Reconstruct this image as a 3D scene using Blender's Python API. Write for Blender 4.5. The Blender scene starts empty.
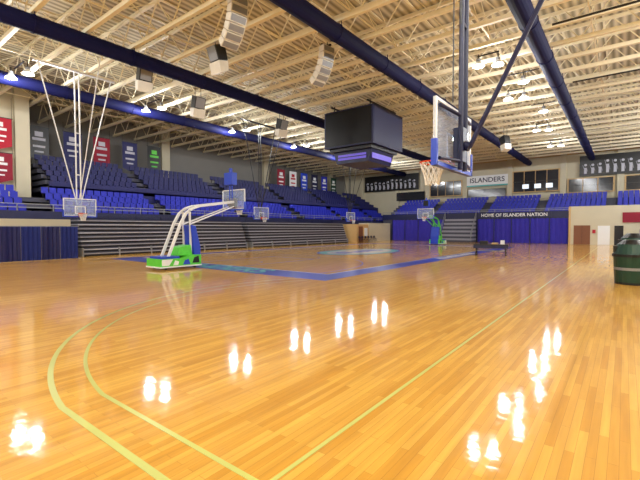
import bpy, math, random
from mathutils import Vector, Matrix
random.seed(4)
S=bpy.context.scene
try:
    S.view_settings.view_transform='Standard'
    S.view_settings.look='None'
except Exception: pass

# ---------------- materials ----------------
def srgb(c):
    return tuple(((v/255)/12.92 if v/255<=0.04045 else ((v/255+0.055)/1.055)**2.4) for v in c)+(1,)
MATS={}
def mat(name,c,rough=0.55,metal=0,var=0.08,scale=6,emit=0,coat=0,alpha=1,spec=0.5):
    if name in MATS: return MATS[name]
    m=bpy.data.materials.new(name); m.use_nodes=True
    nt=m.node_tree; b=nt.nodes['Principled BSDF']
    col=srgb(c)
    b.inputs['Roughness'].default_value=rough; b.inputs['Metallic'].default_value=metal
    b.inputs['Specular IOR Level'].default_value=spec
    tc=nt.nodes.new('ShaderNodeTexCoord'); n=nt.nodes.new('ShaderNodeTexNoise')
    n.inputs['Scale'].default_value=scale; n.inputs['Detail'].default_value=2
    nt.links.new(tc.outputs['Object'],n.inputs['Vector'])
    mx=nt.nodes.new('ShaderNodeMix'); mx.data_type='RGBA'
    mx.inputs['A'].default_value=tuple(v*(1-var) for v in col[:3])+(1,)
    mx.inputs['B'].default_value=tuple(min(1,v*(1+var)) for v in col[:3])+(1,)
    nt.links.new(n.outputs['Fac'],mx.inputs['Factor'])
    nt.links.new(mx.outputs['Result'],b.inputs['Base Color'])
    if emit:
        b.inputs['Emission Color'].default_value=col; b.inputs['Emission Strength'].default_value=emit
    if coat: b.inputs['Coat Weight'].default_value=coat; b.inputs['Coat Roughness'].default_value=0.06
    if alpha<1: b.inputs['Alpha'].default_value=alpha
    MATS[name]=m; return m

def wood_floor():
    m=bpy.data.materials.new('maple_floor'); m.use_nodes=True
    nt=m.node_tree; L=nt.links; b=nt.nodes['Principled BSDF']
    tc=nt.nodes.new('ShaderNodeTexCoord'); mp=nt.nodes.new('ShaderNodeMapping')
    mp.inputs['Rotation'].default_value=(0,0,math.radians(90))
    L.new(tc.outputs['Object'],mp.inputs['Vector'])
    br=nt.nodes.new('ShaderNodeTexBrick'); L.new(mp.outputs['Vector'],br.inputs['Vector'])
    br.inputs['Scale'].default_value=1; br.inputs['Brick Width'].default_value=1.3; br.inputs['Row Height'].default_value=0.075
    br.inputs['Mortar Size'].default_value=0.0018; br.inputs['Mortar Smooth'].default_value=0.6; br.offset=0.37
    br.inputs['Color1'].default_value=srgb((230,178,76)); br.inputs['Color2'].default_value=srgb((208,150,50))
    br.inputs['Mortar'].default_value=srgb((168,112,38))
    mp2=nt.nodes.new('ShaderNodeMapping'); mp2.inputs['Scale'].default_value=(9,0.5,1)
    L.new(tc.outputs['Object'],mp2.inputs['Vector'])
    n=nt.nodes.new('ShaderNodeTexNoise'); n.inputs['Scale'].default_value=1.6; n.inputs['Detail'].default_value=5
    L.new(mp2.outputs['Vector'],n.inputs['Vector'])
    r=nt.nodes.new('ShaderNodeValToRGB'); r.color_ramp.elements[0].position=0.3; r.color_ramp.elements[1].position=0.7
    r.color_ramp.elements[0].color=(0.84,0.81,0.76,1); r.color_ramp.elements[1].color=(1.06,1.06,1.04,1)
    L.new(n.outputs['Fac'],r.inputs['Fac'])
    mx=nt.nodes.new('ShaderNodeMix'); mx.data_type='RGBA'; mx.blend_type='MULTIPLY'; mx.inputs['Factor'].default_value=1
    L.new(br.outputs['Color'],mx.inputs['A']); L.new(r.outputs['Color'],mx.inputs['B'])
    L.new(mx.outputs['Result'],b.inputs['Base Color'])
    b.inputs['Roughness'].default_value=0.5; b.inputs['Specular IOR Level'].default_value=0.15
    b.inputs['Coat Weight'].default_value=0.85; b.inputs['Coat Roughness'].default_value=0.07; b.inputs['Coat IOR'].default_value=1.48
    mp3=nt.nodes.new('ShaderNodeMapping'); mp3.inputs['Scale'].default_value=(1.3,2,1)
    L.new(tc.outputs['Object'],mp3.inputs['Vector'])
    n2=nt.nodes.new('ShaderNodeTexNoise'); n2.inputs['Scale'].default_value=3.0; n2.inputs['Detail'].default_value=3
    L.new(mp3.outputs['Vector'],n2.inputs['Vector'])
    bu=nt.nodes.new('ShaderNodeBump'); bu.inputs['Strength'].default_value=0.2; bu.inputs['Distance'].default_value=0.012
    L.new(n2.outputs['Fac'],bu.inputs['Height']); L.new(bu.outputs['Normal'],b.inputs['Coat Normal'])
    return m
def deck_mat():
    m=bpy.data.materials.new('roof_deck'); m.use_nodes=True
    nt=m.node_tree; L=nt.links; b=nt.nodes['Principled BSDF']
    tc=nt.nodes.new('ShaderNodeTexCoord'); w=nt.nodes.new('ShaderNodeTexWave')
    w.bands_direction='X'; w.inputs['Scale'].default_value=0.8
    L.new(tc.outputs['Object'],w.inputs['Vector'])
    r=nt.nodes.new('ShaderNodeValToRGB'); r.color_ramp.elements[0].color=srgb((150,142,116)); r.color_ramp.elements[1].color=srgb((222,212,184))
    L.new(w.outputs['Fac'],r.inputs['Fac']); L.new(r.outputs['Color'],b.inputs['Base Color'])
    b.inputs['Roughness'].default_value=0.7
    return m

cream=mat('cream_steel',(242,234,206),0.5)
wallm=mat('beige_paint',(198,190,166),0.8,var=0.05,scale=1)
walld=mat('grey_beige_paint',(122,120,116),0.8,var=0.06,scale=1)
navy=mat('navy_metal',(14,20,66),0.45)
duct=mat('navy_duct',(12,16,66),0.7,spec=0.2)
blueS=mat('royal_blue_seat',(28,38,168),0.5,var=0.2)
navyS=mat('navy_seat',(16,20,84),0.6,var=0.2)
curt=mat('blue_curtain',(42,34,156),0.8,var=0.15)
curtd=mat('navy_curtain',(20,36,112),0.8,var=0.15)
conc=mat('concrete_step',(70,70,84),0.8)
black=mat('black_metal',(14,14,17),0.4)
screen=mat('dark_screen',(10,10,14),0.35,var=0.02,spec=0.3)
white=mat('white_paint',(228,230,232),0.4,var=0.03)
grey=mat('grey_metal',(140,142,146),0.4,0.3)
lgrey=mat('light_plank',(184,184,196),0.5)
mgrey=mat('mid_plank',(144,143,154),0.5)
dark=mat('dark_gap',(26,26,34),0.8)
green=mat('lime_green',(90,204,64),0.4,var=0.15)
dgreen=mat('dark_green_plastic',(10,58,42),0.4)
teal=mat('teal_paint',(70,176,180),0.35,coat=0.5)
padb=mat('blue_pad',(26,62,190),0.45)
orange=mat('rim_orange',(216,70,24),0.4)
netm=mat('net_cord',(236,236,232),0.8)
red=mat('red_fabric',(176,30,50),0.8)
maroon=mat('maroon_fabric',(140,26,48),0.8)
brown=mat('brown_wood',(120,70,40),0.5)
tan=mat('tan_panel',(196,162,110),0.5)
linem=mat('line_yellow_green',(196,200,108),0.3,coat=0.6,var=0.04)
lineb=mat('court_blue',(20,54,176),0.4,coat=0.5,var=0.05)
linew=mat('court_white',(236,236,234),0.3,coat=0.7,var=0.03)
purple=mat('led_purple',(96,80,200),0.4,emit=0.4)
lens=mat('lamp_lens',(255,254,252),0.3,emit=30)
winw=mat('window_reflection_glow',(225,235,245),0.3,emit=0.8)  # emissive white painted in as reflections on window glass
glassd=mat('dark_window',(34,36,44),0.12)
def glass():
    m=bpy.data.materials.new('backboard_glass'); m.use_nodes=True
    nt=m.node_tree; b=nt.nodes['Principled BSDF']; out=nt.nodes['Material Output']
    b.inputs['Base Color'].default_value=srgb((190,205,235)); b.inputs['Roughness'].default_value=0.05
    t=nt.nodes.new('ShaderNodeBsdfTransparent'); t.inputs['Color'].default_value=(0.9,0.94,1,1)
    mx=nt.nodes.new('ShaderNodeMixShader'); mx.inputs[0].default_value=0.3
    nt.links.new(t.outputs[0],mx.inputs[1]); nt.links.new(b.outputs[0],mx.inputs[2]); nt.links.new(mx.outputs[0],out.inputs['Surface'])
    return m
glassm=glass()

# ---------------- mesh builder ----------------
class B:
    def __init__(s): s.v=[]; s.f=[]; s.m=[]; s.ms=[]
    def mi(s,m):
        if m not in s.ms: s.ms.append(m)
        return s.ms.index(m)
    def add(s,vs,fs,m):
        o=len(s.v); s.v+= [tuple(v) for v in vs]; k=s.mi(m)
        for f in fs: s.f.append(tuple(i+o for i in f)); s.m.append(k)
    def box(s,x0,x1,y0,y1,z0,z1,m):
        vs=[(x,y,z) for z in (z0,z1) for y in (y0,y1) for x in (x0,x1)]
        s.add(vs,[(0,2,3,1),(4,5,7,6),(0,1,5,4),(2,6,7,3),(0,4,6,2),(1,3,7,5)],m)
    def beam(s,p,q,w,h,m):
        p=Vector(p);q=Vector(q);d=(q-p).normalized()
        up=Vector((0,0,1)) if abs(d.z)<0.95 else Vector((0,1,0))
        a=d.cross(up).normalized()*w/2; b=a.cross(d).normalized()*h/2
        vs=[e+i*a+j*b for e in (p,q) for i,j in ((-1,-1),(1,-1),(1,1),(-1,1))]
        s.add(vs,[(0,1,2,3),(7,6,5,4),(0,4,5,1),(1,5,6,2),(2,6,7,3),(3,7,4,0)],m)
    def cyl(s,p,q,r,m,n=12,r2=None,cap=True):
        p=Vector(p);q=Vector(q);d=(q-p).normalized(); r2=r if r2 is None else r2
        up=Vector((0,0,1)) if abs(d.z)<0.95 else Vector((0,1,0))
        a=d.cross(up).normalized(); b=a.cross(d).normalized()
        vs=[]
        for e,rr in ((p,r),(q,r2)):
            for i in range(n):
                t=2*math.pi*i/n; vs.append(e+a*math.cos(t)*rr+b*math.sin(t)*rr)
        fs=[(i,(i+1)%n,n+(i+1)%n,n+i) for i in range(n)]
        if cap: fs+=[tuple(range(n))[::-1],tuple(range(n,2*n))]
        s.add(vs,fs,m)
    def path(s,pts,r,m,n=8):
        for a,b in zip(pts[:-1],pts[1:]): s.cyl(a,b,r,m,n)
    def prism(s,prof,y0,y1,m):  # profile in xz
        n=len(prof); vs=[(x,y0,z) for x,z in prof]+[(x,y1,z) for x,z in prof]
        fs=[(i,(i+1)%n,n+(i+1)%n,n+i) for i in range(n)]+[tuple(range(n))[::-1],tuple(range(n,2*n))]
        s.add(vs,fs,m)
    def obj(s,name,loc=(0,0,0),rz=0,parent=None,bevel=0,smooth=False):
        me=bpy.data.meshes.new(name); me.from_pydata(s.v,[],s.f)
        for m in s.ms: me.materials.append(m)
        me.polygons.foreach_set('material_index',s.m)
        if smooth: me.polygons.foreach_set('use_smooth',[True]*len(s.f))
        me.update()
        o=bpy.data.objects.new(name,me); S.collection.objects.link(o)
        o.location=loc; o.rotation_euler=(0,0,rz)
        if parent: o.parent=parent
        if bevel:
            bv=o.modifiers.new('bevel','BEVEL'); bv.width=bevel; bv.segments=2; bv.limit_method='ANGLE'
        return o
def empty(name,loc=(0,0,0),rz=0):
    o=bpy.data.objects.new(name,None); S.collection.objects.link(o); o.location=loc; o.rotation_euler=(0,0,rz); return o
def text(name,body,loc,rot,size,m,parent=None,ext=0.004):
    c=bpy.data.curves.new(name,'FONT'); c.body=body; c.size=size; c.align_x='CENTER'; c.align_y='CENTER'; c.extrude=ext; c.offset=0.012*size
    c.materials.append(m); o=bpy.data.objects.new(name,c); S.collection.objects.link(o)
    o.location=loc; o.rotation_euler=rot
    if parent: o.parent=parent
    return o

XL,XR,YN,YF,ZC=-42.0,15.0,-9.0,62.0,13.1
# ---------------- room shell ----------------
b=B(); b.box(XL,XR,YN,YF,-0.2,0,wood_floor()); b.obj('floor')
b=B(); b.box(XL-.3,XR+.3,YN-.3,YF+.3,ZC,ZC+0.2,deck_mat()); b.obj('ceiling')
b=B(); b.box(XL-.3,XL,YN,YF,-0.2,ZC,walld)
for y in (25,41,57): b.box(XL,XL+.5,y-.5,y+.5,0,ZC,wallm)
b.box(XL,-36,YN,10.3,0,ZC,wallm); b.box(-36,-35.6,9.4,10.3,0,ZC,wallm); b.box(-36,-35.6,6.0,6.8,0,ZC,wallm)
b.obj('wall_left')
b=B(); b.box(XR,XR+.3,YN,YF,-0.2,ZC,wallm); b.obj('wall_right')
b=B(); b.box(XL-.3,XR+.3,YN-.3,YN,-0.2,ZC,wallm); b.obj('wall_front')
b=B(); b.box(XL-.3,XR+.3,YF,YF+.3,-0.2,ZC,wallm)
for x in (-38,-31,-25.5,-19.5,-13.2,-6.6,-0.5,6): b.box(x-.35,x+.35,YF-.4,YF,0,ZC,wallm)
b.box(XL,XR,YF-.3,YF,11.6,12.0,tan)
b.obj('wall_back')

# ---------------- roof trusses ----------------
def truss(b,y):
    zb,zt=11.4,12.95
    x0,x1=XL+.05,XR-.05
    b.box(x0,x1,y-.09,y+.09,zb-.1,zb+.1,cream)
    b.box(x0,x1,y-.07,y+.07,zt-.08,zt+.08,cream)
    x=x0; k=0; st=1.25
    while x<x1-.1:
        a=(x,y,zb if k%2==0 else zt); c=(min(x+st,x1),y,zt if k%2==0 else zb)
        b.beam(a,c,.05,.05,cream); x+=st; k+=1
y=-7.0
ys=[]
while y<61: ys.append(y); y+=2.2
tb=B(); truss(tb,0)
first=None
for y in ys:
    if first is None:
        first=tb.obj('roof_truss',(0,y,0)); 
    else:
        o=bpy.data.objects.new('roof_truss',first.data); o.location=(0,y,0); S.collection.objects.link(o)
b=B()
x=-35.0
while x<14:
    b.box(x-.03,x+.03,ys[0],ys[-1],11.5,11.56,cream)
    for y0,y1 in zip(ys[:-1],ys[1:]):
        b.beam((x,y0,11.5),(x,y1,12.85),.035,.035,cream)
        b.beam((x,y1,11.5),(x,y0,12.85),.035,.035,cream)
    x+=4.2
b.obj('truss_bridging')
b=B()
for i in range(30):
    xx=XL+1+i*1.9
    b.box(xx-.05,xx+.05,YN+.1,YF-.5,13.03,13.1,cream)
b.obj('roof_purlins')

# ---------------- ducts ----------------
for x in (-29.6,-20.8,-10.7,-3.5):
    b=B(); b.cyl((x,YN+.1,10.9),(x,YF-.6,10.9),.38,duct,20)
    yy=YN+2
    while yy<YF-1.2:
        b.cyl((x,yy,10.9),(x,yy+.08,10.9),.41,duct,20); yy+=4.4
        b.beam((x-.34,yy,10.9),(x-.34,yy,11.4),.03,.03,duct)
        b.beam((x+.34,yy,10.9),(x+.34,yy,11.4),.03,.03,duct)
    b.obj('air_duct')

# ---------------- lights ----------------
def highbay(x,y,power=700,n=2,sp=.75):
    e=empty('high_bay_light',(x,y,0))
    b=B()
    P=((-sp,-.2),(sp,.2)) if n==2 else ((0,0),)
    for dx,dy in P:
        b.cyl((dx,dy,11.3),(dx,dy,11.05),.03,black,6)
        b.cyl((dx,dy,11.05),(dx,dy,10.9),.12,grey,12)
        b.cyl((dx,dy,10.9),(dx,dy,10.65),.12,white,16,r2=.3,cap=False)
        b.cyl((dx,dy,10.70),(dx,dy,10.66),.27,lens,16)
    b.box(-sp-.1,sp+.1,-.03,.03,11.25,11.31,black)
    b.obj('fixture',parent=e)
    for dx,dy in P:
        l=bpy.data.lights.new('lamp','POINT'); l.energy=power/n; l.shadow_soft_size=.18; l.color=(.97,.985,1)
        o=bpy.data.objects.new('lamp',l); S.collection.objects.link(o); o.parent=e; o.location=(dx,dy,10.4)
for y in (-2,7.6,15.8,24,32.5,41,50): highbay(-27.8,y,power=850)
for y in (22.6,29.5,40.5,49): highbay(-6.0,y,power=420,sp=.45)
highbay(-5.0,26.5,power=170,n=1); highbay(-5.0,34,power=170,n=1)
for x,y in ((-6,-6),(-16,-5)): highbay(x,y,power=2500)  # added lamps, unseen behind the camera, to brighten the near floor
for y in (1,12,24,38,50): highbay(7.5,y,power=2400)  # added strong lamps out of view on the right, extra light for the floor

# ---------------- court markings ----------------
e=empty('court_markings')
cx,y0,y1=-16.8,12.9,41.3
xa,xb=cx-7.45,cx+7.25
b=B(); z=.004
ox0,ox1,oy0,oy1=xa-.9,xb+1.05,y0-1.6,y1+1.4
def rect(b,x0,x1,yy0,yy1,m,z=.004): b.box(x0,x1,yy0,yy1,0.0005,z,m)
rect(b,ox0,ox1,oy0,y0,lineb); rect(b,ox0,ox1,y1,oy1,lineb)
rect(b,ox0,xa,y0,y1,lineb); rect(b,xb,ox1,y0,y1,lineb)
def ring(b,c,r,w,a0,a1,m,z=.005,n=64):
    vs=[];fs=[]
    for i in range(n+1):
        t=math.radians(a0+(a1-a0)*i/n)
        for rr in (r-w/2,r+w/2): vs.append((c[0]+rr*math.cos(t),c[1]+rr*math.sin(t),z))
    for i in range(n): fs.append((2*i,2*i+1,2*i+3,2*i+2))
    b.add(vs,fs,m)
w=.06
rect(b,xa,xb,y0,y0+w,linew,.006); rect(b,xa,xb,y1-w,y1,linew,.006)
rect(b,xa,xa+w,y0,y1,linew,.006); rect(b,xb-w,xb,y0,y1,linew,.006)
ym=(y0+y1)/2
rect(b,xa,xb,ym-.03,ym+.03,lineb,.005)
ring(b,(cx,ym),1.8,.06,0,360,lineb)
for (yb,s) in ((y0,1),(y1,-1)):
    yc=yb+s*1.6
    a0,a1=(0,180) if s>0 else (180,360)
    ring(b,(cx,yc),6.75,.06,a0,a1,lineb)
    for sx in (-1,1):
        rect(b,cx+sx*6.75-.03,cx+sx*6.75+.03,min(yb,yc),max(yb,yc),lineb,.005)
        rect(b,cx+sx*1.83-.03,cx+sx*1.83+.03,min(yb,yb+s*5.8),max(yb,yb+s*5.8),lineb,.005)
    rect(b,cx-1.83,cx+1.83,yb+s*5.8-.03,yb+s*5.8+.03,lineb,.005)
    ring(b,(cx,yb+s*5.8),1.83,.06,a0,a1,lineb)
    ring(b,(cx,yc),1.22,.05,a0,a1,lineb)
def disc(b,c,rx,ry,m,z,n=48):
    b.add([(c[0]+rx*math.cos(2*math.pi*i/n),c[1]+ry*math.sin(2*math.pi*i/n),z) for i in range(n)],[tuple(range(n))],m)
disc(b,(cx,ym),2.7,4.6,lineb,.007); disc(b,(cx,ym),2.5,4.4,teal,.008); disc(b,(cx,ym),1.9,3.8,linew,.010)
b.obj('main_court_paint',parent=e)
text('centre_lettering','ISLAND',(cx,ym,.014),(0,0,math.radians(90)),1.9,lineb,e)
text('baseline_lettering','ISLANDERS',(cx+.4,y0-.85,.010),(0,0,0),1.7,teal,e)
text('sideline_lettering','ISLANDERS ARENA',(xb+.55,ym,.010),(0,0,math.radians(90)),.8,linew,e)
# practice court
b=B()
C=(-3.75,8.2); D=(-3.85,7.97)
ring(b,C,6.68,.065,150,262,linem,.003); ring(b,D,6.03,.05,150,262,linem,.003)
a=math.radians(262)
rect(b,C[0]+6.68*math.cos(a),-2.06,C[1]+6.68*math.sin(a)-.033,C[1]+6.68*math.sin(a)+.033,linem,.003)
rect(b,D[0]+6.03*math.cos(a),-2.06,D[1]+6.03*math.sin(a)-.025,D[1]+6.03*math.sin(a)+.025,linem,.003)
rect(b,-2.08,-2.04,-6,50,linem,.0035)
b.obj('practice_court_lines',parent=e)

# ---------------- hoops ----------------
def hoopparts(b,zb=2.9,net=True,pad=padb,fr=white):
    W,H=.915,1.07
    b.box(-.03,0,-W,W,zb,zb+H,glassm)
    for (ya,yb_,za,zc) in ((-W,W,zb,zb+.05),(-W,W,zb+H-.05,zb+H),(-W,-W+.05,zb+.05,zb+H-.05),(W-.05,W,zb+.05,zb+H-.05)):
        b.box(-.045,.008,ya,yb_,za,zc,fr)
    for (ya,yb_,za,zc) in ((-.3,.3,zb+.15,zb+.2),(-.3,.3,zb+.56,zb+.61),(-.3,-.25,zb+.2,zb+.56),(.25,.3,zb+.2,zb+.56)):
        b.box(.001,.006,ya,yb_,za,zc,fr)
    b.box(-.07,.03,-W-.02,W+.02,zb-.05,zb+.02,pad)
    b.box(-.07,.03,-W-.03,-W+.03,zb-.05,zb+.38,pad); b.box(-.07,.03,W-.03,W+.03,zb-.05,zb+.38,pad)
    zr=zb+.15; cxr=.38; r=.23
    N=20; pts=[(cxr+r*math.cos(2*math.pi*i/N),r*math.sin(2*math.pi*i/N),zr) for i in range(N+1)]
    b.path(pts,.014,orange,6)
    b.box(0.0,.16,-.09,.09,zr-.03,zr+.01,orange); b.box(0.0,.03,-.12,.12,zr-.2,zr+.05,orange)
    b.beam((.03,-.07,zr-.12),(.17,-.09,zr),.02,.02,orange); b.beam((.03,.07,zr-.12),(.17,.09,zr),.02,.02,orange)
    lv=[(r,zr),(.20,zr-.1),(.165,zr-.2),(.135,zr-.3),(.125,zr-.42)]
    M=12
    for k in range(len(lv)-1):
        for i in range(M):
            for s in (-.5,.5):
                t0=2*math.pi*(i+(.5 if k%2 else 0))/M; t1=t0+2*math.pi*s/M
                p=(cxr+lv[k][0]*math.cos(t0),lv[k][0]*math.sin(t0),lv[k][1]); q=(cxr+lv[k+1][0]*math.cos(t1),lv[k+1][0]*math.sin(t1),lv[k+1][1])
                b.beam(p,q,.012,.012,netm)
def ceilinghoop(x,y,rz,tube,brace,zb=2.9,r=.05):
    e=empty('ceiling_hung_basketball_hoop',(x,y,0),rz)
    b=B(); hoopparts(b,zb); b.obj('backboard_and_rim',parent=e)
    b=B(); zt=11.3
    b.box(-.22,-.05,-.12,.12,zb+.1,zb+.7,tube)
    for s in (-1,1):
        b.cyl((-.18,s*.12,zb-.05),(-.18,s*.12,zt),r,tube,10)
        b.cyl((-.18,s*.12,zb+.9),(-.06,s*.8,zb+.95),.03,tube,8); b.cyl((-.18,s*.12,zb+.1),(-.06,s*.8,zb+.08),.03,tube,8)
    for dz in (.5,2.5,5): b.beam((-.18,-.12,zb+dz),(-.18,.12,zb+dz),.06,.06,tube)
    if brace=='back':
        b.cyl((-.3,0,zb+.35),(-4.3,0,zt),.04,tube,10)
        b.cyl((-.2,0,zb+.4),(-.3,0,zb+.35),.08,tube,10)
        b.cyl((-.18,.12,zb+2.2),(-.18,.7,zt),.02,black,6)
        b.cyl((-.18,-.12,zb+2.2),(-.18,-.7,zt),.02,black,6)
        b.cyl((-.1,.3,zb+1.1),(-.1,.3,zt),.012,black,6)
    else:
        for s in (-1,1):
            b.cyl((-.18,s*.12,zb+.8),(-.18,s*2.0,zt),.035,tube,8)
        b.cyl((-.18,0,zb+.8),(3.0,0,zt),.03,tube,8)
    b.box(-.3,-.06,-2.2,2.2,zt-.08,zt,tube)
    b.obj('ceiling_mast',parent=e)
ceilinghoop(-2.5,7.18,math.pi,navy,'back',zb=2.98,r=.045)
for y in (10,25,39.7): ceilinghoop(-26,y,0,white if y==10 else black,'side',zb=2.6 if y==10 else 2.7,r=.04)

def portable(x,y,rz,arm,name='portable_basketball_hoop'):
    e=empty(name,(x,y,0),rz)
    b=B(); hoopparts(b,2.9)
    b.box(-.2,-.03,-.3,.3,3.0,3.5,grey)
    b.obj('backboard_and_rim',parent=e)
    b=B()
    b.prism([(-4.2,.12),(-2.1,.12),(-2.1,.62),(-2.7,.62),(-3.0,.5),(-4.2,.5)],-.6,.6,green)
    b.box(-4.23,-2.07,-.62,.62,.1,.16,white)
    for ya,yb_ in ((.602,.615),(-.615,-.602)):
        b.prism([(-4.15,.2),(-3.8,.2),(-3.6,.48),(-4.15,.48)],ya,yb_,white)
        b.prism([(-3.1,.2),(-2.7,.2),(-2.8,.46),(-3.0,.4)],ya,yb_,padb)
        b.prism([(-2.6,.25),(-2.2,.25),(-2.25,.58),(-2.5,.5)],ya,yb_,black)
        b.prism([(-3.6,.2),(-3.35,.2),(-3.3,.36),(-3.5,.42)],ya,yb_,white)
    b.box(-4.1,-3.2,-.5,.5,.5,.6,padb)
    for sx in (-3.9,-2.4):
        for sy in (-.5,.5): b.cyl((sx,sy-.03,.066),(sx,sy+.03,.066),.06,black,12)
    b.obj('weighted_base',(-.45,0,0),parent=e,bevel=.02)
    b=B()
    b.prism([(-2.35,.62),(-2.06,.12),(-1.98,.12),(-2.0,1.0),(-2.25,2.0),(-2.5,2.05)],-.42,.42,padb)
    b.prism([(-3.2,.6),(-2.4,.6),(-2.5,1.1),(-3.1,1.0)],-.35,.35,green)
    b.obj('front_padding',(-.45,0,0),parent=e,bevel=.03)
    b=B()
    for s in (-.28,.28):
        pts=[(-4.1,s,.55),(-3.45,s,2.1),(-3.15,s,2.6),(-2.8,s,2.85),(-2.4,s,2.98),(-.15,s*.8,3.3)]
        for p,q in zip(pts[:-1],pts[1:]): b.beam(p,q,.08,.12,arm)
        b.beam((-2.9,s,.6),(-2.95,s,2.75),.07,.08,arm)
        b.beam((-2.9,s,2.1),(-.2,s*.8,3.05),.05,.06,arm)
    for p in ((-3.45,2.1),(-2.4,2.98),(-1.2,3.15)): b.beam((p[0],-.28,p[1]),(p[0],.28,p[1]),.06,.06,arm)
    b.obj('folding_arm',parent=e)
    b=B()
    b.box(-.4,-.05,-.32,.32,4.2,4.85,padb); b.box(-.05,-.03,-.27,.27,4.25,4.8,screen)
    b.beam((-.2,-.1,3.4),(-.2,-.1,4.2),.05,.05,padb); b.beam((-.2,.1,3.4),(-.2,.1,4.2),.05,.05,padb)
    b.box(-.28,-.12,-.05,.05,4.85,5.1,padb)
    b.obj('shot_clock',parent=e,bevel=.02)
portable(-16.8,14.1,math.pi/2,white)
portable(-16.8,40.1,-math.pi/2,green)

# ---------------- scoreboard ----------------
e=empty('scoreboard',(-16.45,27,0))
b=B(); hx,hy=2.15,2.35
b.box(-hx,hx,-hy,hy,8.0,10.75,navy)
ch=.12
for s in (-1,1):
    b.box(-hx+ch,hx-ch,s*hy-(.03),s*hy+.03,8.1,10.65,screen)
    b.box(s*hx-.03,s*hx+.03,-hy+ch,hy-ch,8.1,10.65,screen if s<0 else navy)
b.box(-hx+.3,hx-.3,-hy+.3,hy-.3,7.75,8.0,black)
b.prism([(-1.7,7.75),(1.7,7.75),(1.4,6.85),(-1.4,6.85)],-1.75,1.75,navy)
for s in (-1,1):
    b.box(-1.25,1.25,s*1.78-.02,s*1.78+.02,7.1,7.5,purple)
b.beam((1.6,-1.5,7.3),(1.6,1.5,7.3),.05,.4,purple); b.beam((-1.6,-1.5,7.3),(-1.6,1.5,7.3),.05,.4,purple)
for s in (-1,1): b.box(-1.3,1.3,s*1.82-.02,s*1.82+.01,7.27,7.33,navy)
b.obj('display_housing',parent=e)
b=B()
for sx in (-1.6,1.6):
    for sy in (-1.8,1.8): b.cyl((sx,sy,10.75),(sx,sy,11.3),.04,black,6)
    b.box(sx-.05,sx+.05,-2.2,2.2,11.1,11.2,black)
b.obj('suspension',parent=e)

# ---------------- speakers ----------------
def array(x,y,zt,rz,m,n=6,name='line_array_speaker',sc=1.0):
    e=empty(name,(x,y,0),rz)
    b=B(); R=2.2*sc
    cz=zt-.1
    def Q(t,rr): return (rr*math.cos(t)-R, cz-rr*math.sin(t))
    for i in range(n):
        t=math.radians(-5+11*i); t2=math.radians(-5+11*(i+1)-1.2)
        b.prism([Q(t,R-.42*sc),Q(t,R),Q(t2,R),Q(t2,R-.42*sc)],-.45*sc,.45*sc,m)
        b.prism([Q(t+.02,R),Q(t+.02,R+.012),Q(t2-.02,R+.012),Q(t2-.02,R)],-.4*sc,.4*sc,grey)
    b.obj('cabinets',parent=e,bevel=.01)
    b=B(); b.cyl((-.15,0,zt),(-.15,0,11.3),.025,black,6); b.box(-.5*sc,.1,-.05,.05,zt+.05,zt+.13,black); b.beam((-.15,-.4,zt+.1),(-.15,.4,zt+.1),.05,.05,black)
    b.cyl((-.35*sc,0,zt-.1),(-.15,0,zt+.3),.02,black,6)
    b.obj('rigging',parent=e)
spk=mat('ivory_speaker',(222,218,206),0.5)
array(-12.4,10.8,11.15,math.radians(-10),spk,6,sc=.85)
array(-12.0,16.3,11.05,math.radians(-10),spk,6,sc=.85)
def cluster(x,y,z,rz):
    e=empty('hanging_loudspeaker',(x,y,0),rz); b=B()
    b.prism([(-.35,z),(.2,z-.15),(.45,z+.5),(-.15,z+.75)],-.35,.35,black)
    b.prism([(.22,z-.12),(.24,z-.13),(.47,z+.47),(.455,z+.48)],-.3,.3,grey)
    b.prism([(-.35,z-.55),(.1,z-.75),(.25,z-.2),(-.33,z-.05)],-.4,.4,spk)
    b.cyl((0,.2,z+.6),(0,.2,11.3),.02,black,6); b.cyl((0,-.2,z+.6),(0,-.2,11.3),.02,black,6)
    b.cyl((0,0,z-.15),(0,0,z+.02),.1,black,8)
    b.obj('cabinet',parent=e,bevel=.02)
for x,y,z,a in ((-21.9,11.9,10.4,-10),(-16.4,12.8,10.4,-90),(-22.2,15.7,9.8,-10),(-21.6,23,9.8,-10),(-9,40,9.8,150),(-22.3,40,9.8,30)): cluster(x,y,z,math.radians(a))

# ---------------- stands ----------------
def seat(b,x,y,z,dx,dy,m):
    if dx:
        b.box(x-.2,x+.2,y-.22,y+.22,z+.38,z+.44,m); xb_=x-dx*.22
        b.box(xb_-.03,xb_+.03,y-.22,y+.22,z+.42,z+.85,m)
        b.box(x-.03,x+.03,y-.2,y-.17,z,z+.38,dark)
    else:
        b.box(x-.22,x+.22,y-.2,y+.2,z+.38,z+.44,m); yb_=y-dy*.22
        b.box(x-.22,x+.22,yb_-.03,yb_+.03,z+.42,z+.85,m)
        b.box(x-.2,x-.17,y-.03,y+.03,z,z+.38,dark)
def rail(b,p,q,h=.95,m=grey):
    p=Vector(p);q=Vector(q);L=(q-p).length;n=max(1,int(L/2))
    for hh in (h,h*.5): b.beam(p+Vector((0,0,hh)),q+Vector((0,0,hh)),.05,.05,m)
    for i in range(n+1):
        a=p.lerp(q,i/n); b.beam(a,a+Vector((0,0,h)),.05,.05,m)
e=empty('seating_stand')
b=B(); s1=B()
rows=9
b.box(-35.5,-30.2,-6,60.5,0.001,2.3,conc); b.box(XL+.6,-35.5,10.6,60.5,0.001,2.3,conc)
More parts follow.
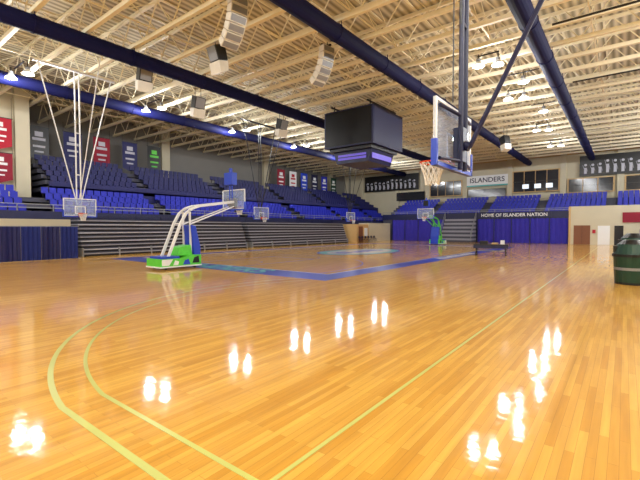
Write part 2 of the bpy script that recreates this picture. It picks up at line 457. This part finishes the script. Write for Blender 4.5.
for r in range(rows):
    xf=-30.6-r*.85; zr=2.55+r*.5+(.5 if r>=4 else 0)
    ya=-6 if r<4 else 11.0
    b.box(-35.4 if r<4 else XL+.6,xf,ya,60.5,zr-.3,zr,conc)
    if r==4: b.box(xf-.1,xf,ya,60.5,zr-.9,zr+.35,navyS)
    m=blueS if r<4 else navyS
    y=ya+.5
    while y<60:
        if (y%9.0)>1.2: seat(s1,xf-.45,y,zr,1,0,m)
        y+=.52
b.box(-35.4,XL+.6,10.7,60.5,2.0,4.2,conc)
b.box(-30.4,-30.2,-6,60.5,2.2,3.0,navy)
b.obj('terraces',parent=e); s1.obj('seats',parent=e)
b=B(); rail(b,(-30.3,-6,3.0),(-30.3,60,3.0),.45)
b.obj('railing',parent=e)
def bleach(name,y0,y1,xf,depth,zt,n):
    b=B()
    h=zt/n
    for i in range(n):
        xx=xf-i*depth
        b.box(xf-1.85,xx,y0,y1,i*h+.002,i*h+h*.5,dark)
        b.box(xf-1.85,xx+.04,y0-.02,y1+.02,i*h+h*.5,i*h+h*.76,lgrey if i%2 else mgrey)
        b.box(xf-1.85,xx-.03,y0,y1,i*h+h*.76,i*h+h,conc)
    y=y0
    while y<=y1+.01:
        b.box(xf-.9,xf+.045,y-.04,y+.04,0.001,h*2,grey); y+=(y1-y0)/6
    return b.obj(name)
bleach('retractable_bleachers',11,25.3,-28.3,.1,2.5,9)
bleach('retractable_bleachers',26,42.5,-28.3,.1,2.5,9)
b=B(); rail(b,(-29.3,11.1,2.5),(-29.3,25.2,2.5),.3,navy); rail(b,(-29.3,26.1,2.5),(-29.3,42.4,2.5),.3,navy); b.obj('bleacher_handrail')

# left curtain screen
b=B()
for k in range(4):
    ya=6.3+k*.98
    N=14; vs=[]
    for i in range(N+1):
        yy=ya+i/N*.95; xo=-27.0+.05*math.sin(i*1.9)
        vs+=[(xo,yy,.02),(xo,yy,1.98)]
    b.add(vs,[(2*i,2*i+2,2*i+3,2*i+1) for i in range(N)],curtd if k%2 else navyS)
    b.beam((-27.07,ya-.015,0),(-27.07,ya-.015,2.02),.04,.04,grey)
b.beam((-27.07,6.2,2.0),(-27.07,10.3,2.0),.04,.04,grey)
b.box(-27.3,-26.8,6.2,6.3,0,.04,grey); b.box(-27.3,-26.8,10.2,10.3,0,.04,grey)
b.obj('curtain_screen')
b=B(); b.box(-30.1,-28.6,-5.5,10.4,0.001,2.45,wallm); b.box(-28.59,-28.55,2.8,5.2,0.001,2.1,brown); b.box(-28.6,-28.56,5.3,5.5,0.001,2.2,white)
b.obj('stand_base_wall')

# back stand
e=empty('end_seating_stand'); b=B(); s1=B()
b.box(-30,1.2,55.0,YF-.5,0.001,3.2,conc)
for r in range(7):
    yf=55.1+r*.85; zr=3.2+r*.4
    b.box(-30,12,yf,YF-.45,zr-.4,zr,conc)
    x=-29.6
    while x<11.8:
        if ((x+30)%7.0)>1.0: seat(s1,x,yf+.45,zr,0,-1,blueS)
        x+=.52
b.box(-30,.9,54.85,55.05,3.15,3.95,navy)
b.obj('terraces',parent=e); s1.obj('seats',parent=e)
b=B(); rail(b,(-30,54.95,3.9),(.9,54.95,3.9),.4); b.obj('railing',parent=e)
def curtain(x0,x1,y,z0,z1,m):
    b=B(); N=int((x1-x0)/.16); vs=[]
    for i in range(N+1):
        xx=x0+(x1-x0)*i/N; yy=y-.06*abs(math.sin(i*.9))
        vs+=[(xx,yy,z0),(xx,yy,z1)]
    b.add(vs,[(2*i,2*i+2,2*i+3,2*i+1) for i in range(N)],m)
    b.beam((x0,y,z1),(x1,y,z1),.08,.08,black)
    x=x0
    while x<x1:
        b.box(x-.05,x+.05,y-.12,y-.05,z0,z1,navy); x+=2.1
    return b.obj('stage_curtain')
curtain(-28.2,-20.2,54.7,.02,3.1,curt); curtain(-15.6,-5.3,54.7,.02,3.1,curt)
b=B()
for i in range(12): b.box(-20,-15.8,52.4+i*.2,54.8,i*.26+.001,i*.26+.26,mgrey if i%2 else conc)
rail(b,(-20,52.4,0.3),(-20,54.7,3.1)); rail(b,(-15.8,52.4,0.3),(-15.8,54.7,3.1))
b.obj('bleacher_steps')
e=empty('arena_sign',(-11.3,54.8,3.55)); b=B(); b.box(-4.3,4.3,-.02,.02,-.36,.36,navy); b.obj('sign_panel',parent=e)
text('sign_lettering','HOME OF ISLANDER NATION',(0,-.04,0),(math.radians(90),0,0),.58,white,e)
b=B(); b.box(-5.2,12,54.4,55.0,0.001,4.4,wallm)
b.box(-4.7,-3.1,54.36,54.4,0.01,2.2,brown); b.box(-3.9,-3.88,54.34,54.37,0.01,2.2,dark)
b.box(-2.4,-1.3,54.36,54.4,0.01,2.15,white); b.box(-.9,-.1,54.36,54.4,0.01,2.15,glassd)
b.box(-5.2,-5.0,54.3,54.4,0.001,4.4,tan); b.box(-.2,3,54.3,54.4,2.5,3.6,maroon)
b.box(-2.9,-2.6,54.34,54.4,1.3,1.7,red)
b.obj('entrance_partition')
b=B(); b.box(-30.1,-27.6,43.5,46.5,0.001,2.4,tan); b.box(-30.1,-28.4,48,54.3,.001,2.6,wallm)
b.box(-27.6,-27.56,44.0,45.0,.01,2.1,brown); b.box(-27.6,-27.56,45.4,46.2,.8,1.9,white)
b.obj('corner_kiosk')

def flat(name,x0,x1,z0,z1,y,m,sub=None):
    b=B(); b.box(x0,x1,y-.05,y,z0,z1,m)
    if sub: sub(b)
    return b.obj(name)
yb=YF-.42
def figs(x0,x1,z0,z1):
    def f(b):
        n=int((x1-x0)/.8)
        for i in range(n):
            xx=x0+.5+i*(x1-x0-.6)/n; h=(z1-z0)*random.uniform(.45,.7)
            b.box(xx,xx+.3,yb-.08,yb-.05,z0+.3,z0+.3+h*.6,lgrey)
            b.cyl((xx+.15,yb-.08,z0+.45+h*.75),(xx+.15,yb-.05,z0+.45+h*.75),.16,lgrey,10)
            b.beam((xx,yb-.065,z0+.3+h*.5),(xx-.15,yb-.065,z0+.3+h*.9),.03,.1,lgrey)
            b.beam((xx+.3,yb-.065,z0+.3+h*.5),(xx+.4,yb-.065,z0+.3+h*.2),.03,.1,lgrey)
    return f
flat('team_photo_banner',-37.3,-27,8.3,11.0,yb,black,figs(-37.3,-27,8.3,11.0))
flat('team_photo_banner',-4.8,3.5,8.6,11.2,yb,black,figs(-4.8,3.5,8.6,11.2))
def wing(i,x0,x1,z0,z1,panes,mm):
    b=B(); b.box(x0-.12,x1+.12,yb-.04,yb,z0-.12,z1+.12,tan)
    w=(x1-x0)/panes
    for k in range(panes):
        b.box(x0+k*w+.05,x0+(k+1)*w-.05,yb-.08,yb-.03,z0,z1,mm)
    b.box(x0,x1,yb-.1,yb-.03,(z0+z1)/2-.04,(z0+z1)/2+.04,black)
    b.obj('window_%d'%i)
wing(1,-12.7,-7.1,7.0,9.8,4,glassd)
wing(2,-6,-1.2,6.6,8.3,3,glassd)
wing(3,-25,-20,7.0,9.2,4,glassd)
wing(4,0,3,6.6,8.3,2,glassd)
b=B()
for xx in (-11.5,-10,-8.6): b.box(xx,xx+.8,yb-.12,yb-.09,7.4,8.0,winw)  # glowing panels imitate white reflections on the dark window
b.obj('window_reflection_panels')
e=empty('sponsor_banner',(-16.3,yb-.05,8.9)); b=B(); b.box(-2.9,2.9,-.03,0,-.8,.8,white); b.box(-2.9,2.9,-.04,-.03,-.8,-.6,teal); b.obj('panel',parent=e)
text('lettering','ISLANDERS',(0,-.05,.1),(math.radians(90),0,0),1.0,navy,e)
flat('dark_wall_recess',-19,-13.7,6.5,7.7,yb,glassd)
flat('dark_wall_recess',-31,-26,6.5,7.9,yb,glassd)

def banner(y,x,z1,w,h,m,m2):
    e=empty('championship_banner',(x,y,0)); b=B()
    b.add([(0,-w/2,z1),(0,w/2,z1),(0,w/2,z1-h+.3),(0,0,z1-h),(0,-w/2,z1-h+.3)],[(0,1,2,3,4)],m)
    b.box(.01,.02,-w*.32,w*.32,z1-h*.4,z1-h*.32,m2); b.box(.01,.02,-w*.2,w*.2,z1-h*.28,z1-h*.14,m2)
    b.box(.01,.02,-w*.3,w*.3,z1-h*.6,z1-h*.54,m2); b.box(.01,.02,-w*.22,w*.22,z1-h*.75,z1-h*.7,m2)
    b.beam((0,-w/2-.05,z1),(0,w/2+.05,z1),.05,.05,black)
    b.cyl((0,-w/2,z1),(0,-w/2,11.3),.012,black,5); b.cyl((0,w/2,z1),(0,w/2,11.3),.012,black,5)
    b.obj('cloth',parent=e)
cols=[(black,lgrey),(navyS,lgrey),(maroon,lgrey),(navyS,lgrey),(black,green)]
for i,y in enumerate((12.1,14.7,17.2,19.9,22.5)): banner(y,-39.6,10.5,1.5,2.9,*cols[i])
for i,y in enumerate((42,44.6,47.2,49.8,52.4,55)): banner(y,-39.6,10.4,1.6,3.1,*[(maroon,white),(white,red),(padb,white),(navy,white),(blueS,white),(dgreen,white)][i])
banner(8.3,-35.4,9.8,1.7,2.3,red,white); banner(8.3,-35.4,7.3,1.7,2.2,maroon,white)

# right stand
e=empty('courtside_stand'); b=B(); s1=B()
for r in range(9):
    xf=.6+r*.85; zr=.9+r*.5
    b.box(xf,XR-.01,24,53.5,.001 if r==0 else zr-.5,zr,conc)
    y=24.4
    while y<53.3:
        if (y%8)>1: seat(s1,xf+.45,y,zr,-1,0,blueS)
        y+=.52
b.obj('terraces',parent=e); s1.obj('seats',parent=e)

def can(x,y,h,r):
    e=empty('trash_can',(x,y,0)); b=B(); N=24
    b.cyl((0,0,.001),(0,0,.08),r*.9,black,N); b.cyl((0,0,.08),(0,0,h*.62),r*.9,dgreen,N,r2=r)
    b.cyl((0,0,h*.32),(0,0,h*.38),r*.975,grey,N,r2=r*.98)
    b.cyl((0,0,h*.62),(0,0,h*.68),r*1.08,black,N); b.cyl((0,0,h*.68),(0,0,h*.9),r*1.02,dgreen,N,r2=r*.8)
    b.cyl((0,0,h*.9),(0,0,h),r*.8,black,N,r2=r*.45)
    b.box(-r*1.0,-r*.5,-.2,.2,h*.72,h*.86,black)
    b.obj('bin',parent=e)
can(.2,17,1.5,.5); can(.3,19,1.7,.5)

b=B(); 
b.box(-1.1,1.1,-.4,.4,.7,.78,black); b.box(-1.1,1.1,-.41,-.39,.5,.7,navy)
for sx in (-.95,.95):
    for sy in (-.3,.3): b.beam((sx,sy,0.0),(sx*.95,sy,.7),.06,.06,black)
    b.beam((sx,-.3,.1),(sx,.3,.1),.05,.05,black)
b.box(-1.0,1.0,-.2,.2,.3,.35,grey); b.box(-.7,-.2,-.2,.15,.78,1.0,black); b.box(.05,.45,-.2,.15,.78,.88,tan); b.box(.6,.85,-.1,.1,.78,1.05,white)
b.obj('folding_table',(-7.3,28.8,0.002),math.radians(10))
def chair(x,y,rz):
    b=B(); b.box(-.21,.21,-.2,.2,.42,.46,navy); b.box(-.21,-.18,-.2,.2,.55,.85,navy)
    for sy in (-.19,.19):
        b.beam((-.22,sy,.86),(.2,sy,.001),.025,.025,black); b.beam((.12,sy,.44),(-.24,sy,.001),.025,.025,black)
    b.beam((-.1,-.19,.2),(-.1,.19,.2),.02,.02,black)
    b.obj('folding_chair',(x,y,0),rz)
for i in range(6): chair(-26.8,43.2+i*.75,0)
b=B()
for yy in (14,21,30): b.cyl((-2.8,yy,11.2),(14,yy,11.2),.05,black,6)
b.obj('ceiling_conduit')

# ---------------- world, camera ----------------
w=bpy.data.worlds.new('World'); S.world=w; w.use_nodes=True
w.node_tree.nodes['Background'].inputs[0].default_value=(.8,.85,1,1); w.node_tree.nodes['Background'].inputs[1].default_value=.3
cam=bpy.data.cameras.new('camera'); co=bpy.data.objects.new('camera',cam); S.collection.objects.link(co)
cam.sensor_width=36; cam.lens=394/640*36; cam.clip_end=300
co.location=(0,0,1.9); co.rotation_euler=(math.radians(90-1.75),0,math.radians(37.7))
S.camera=co
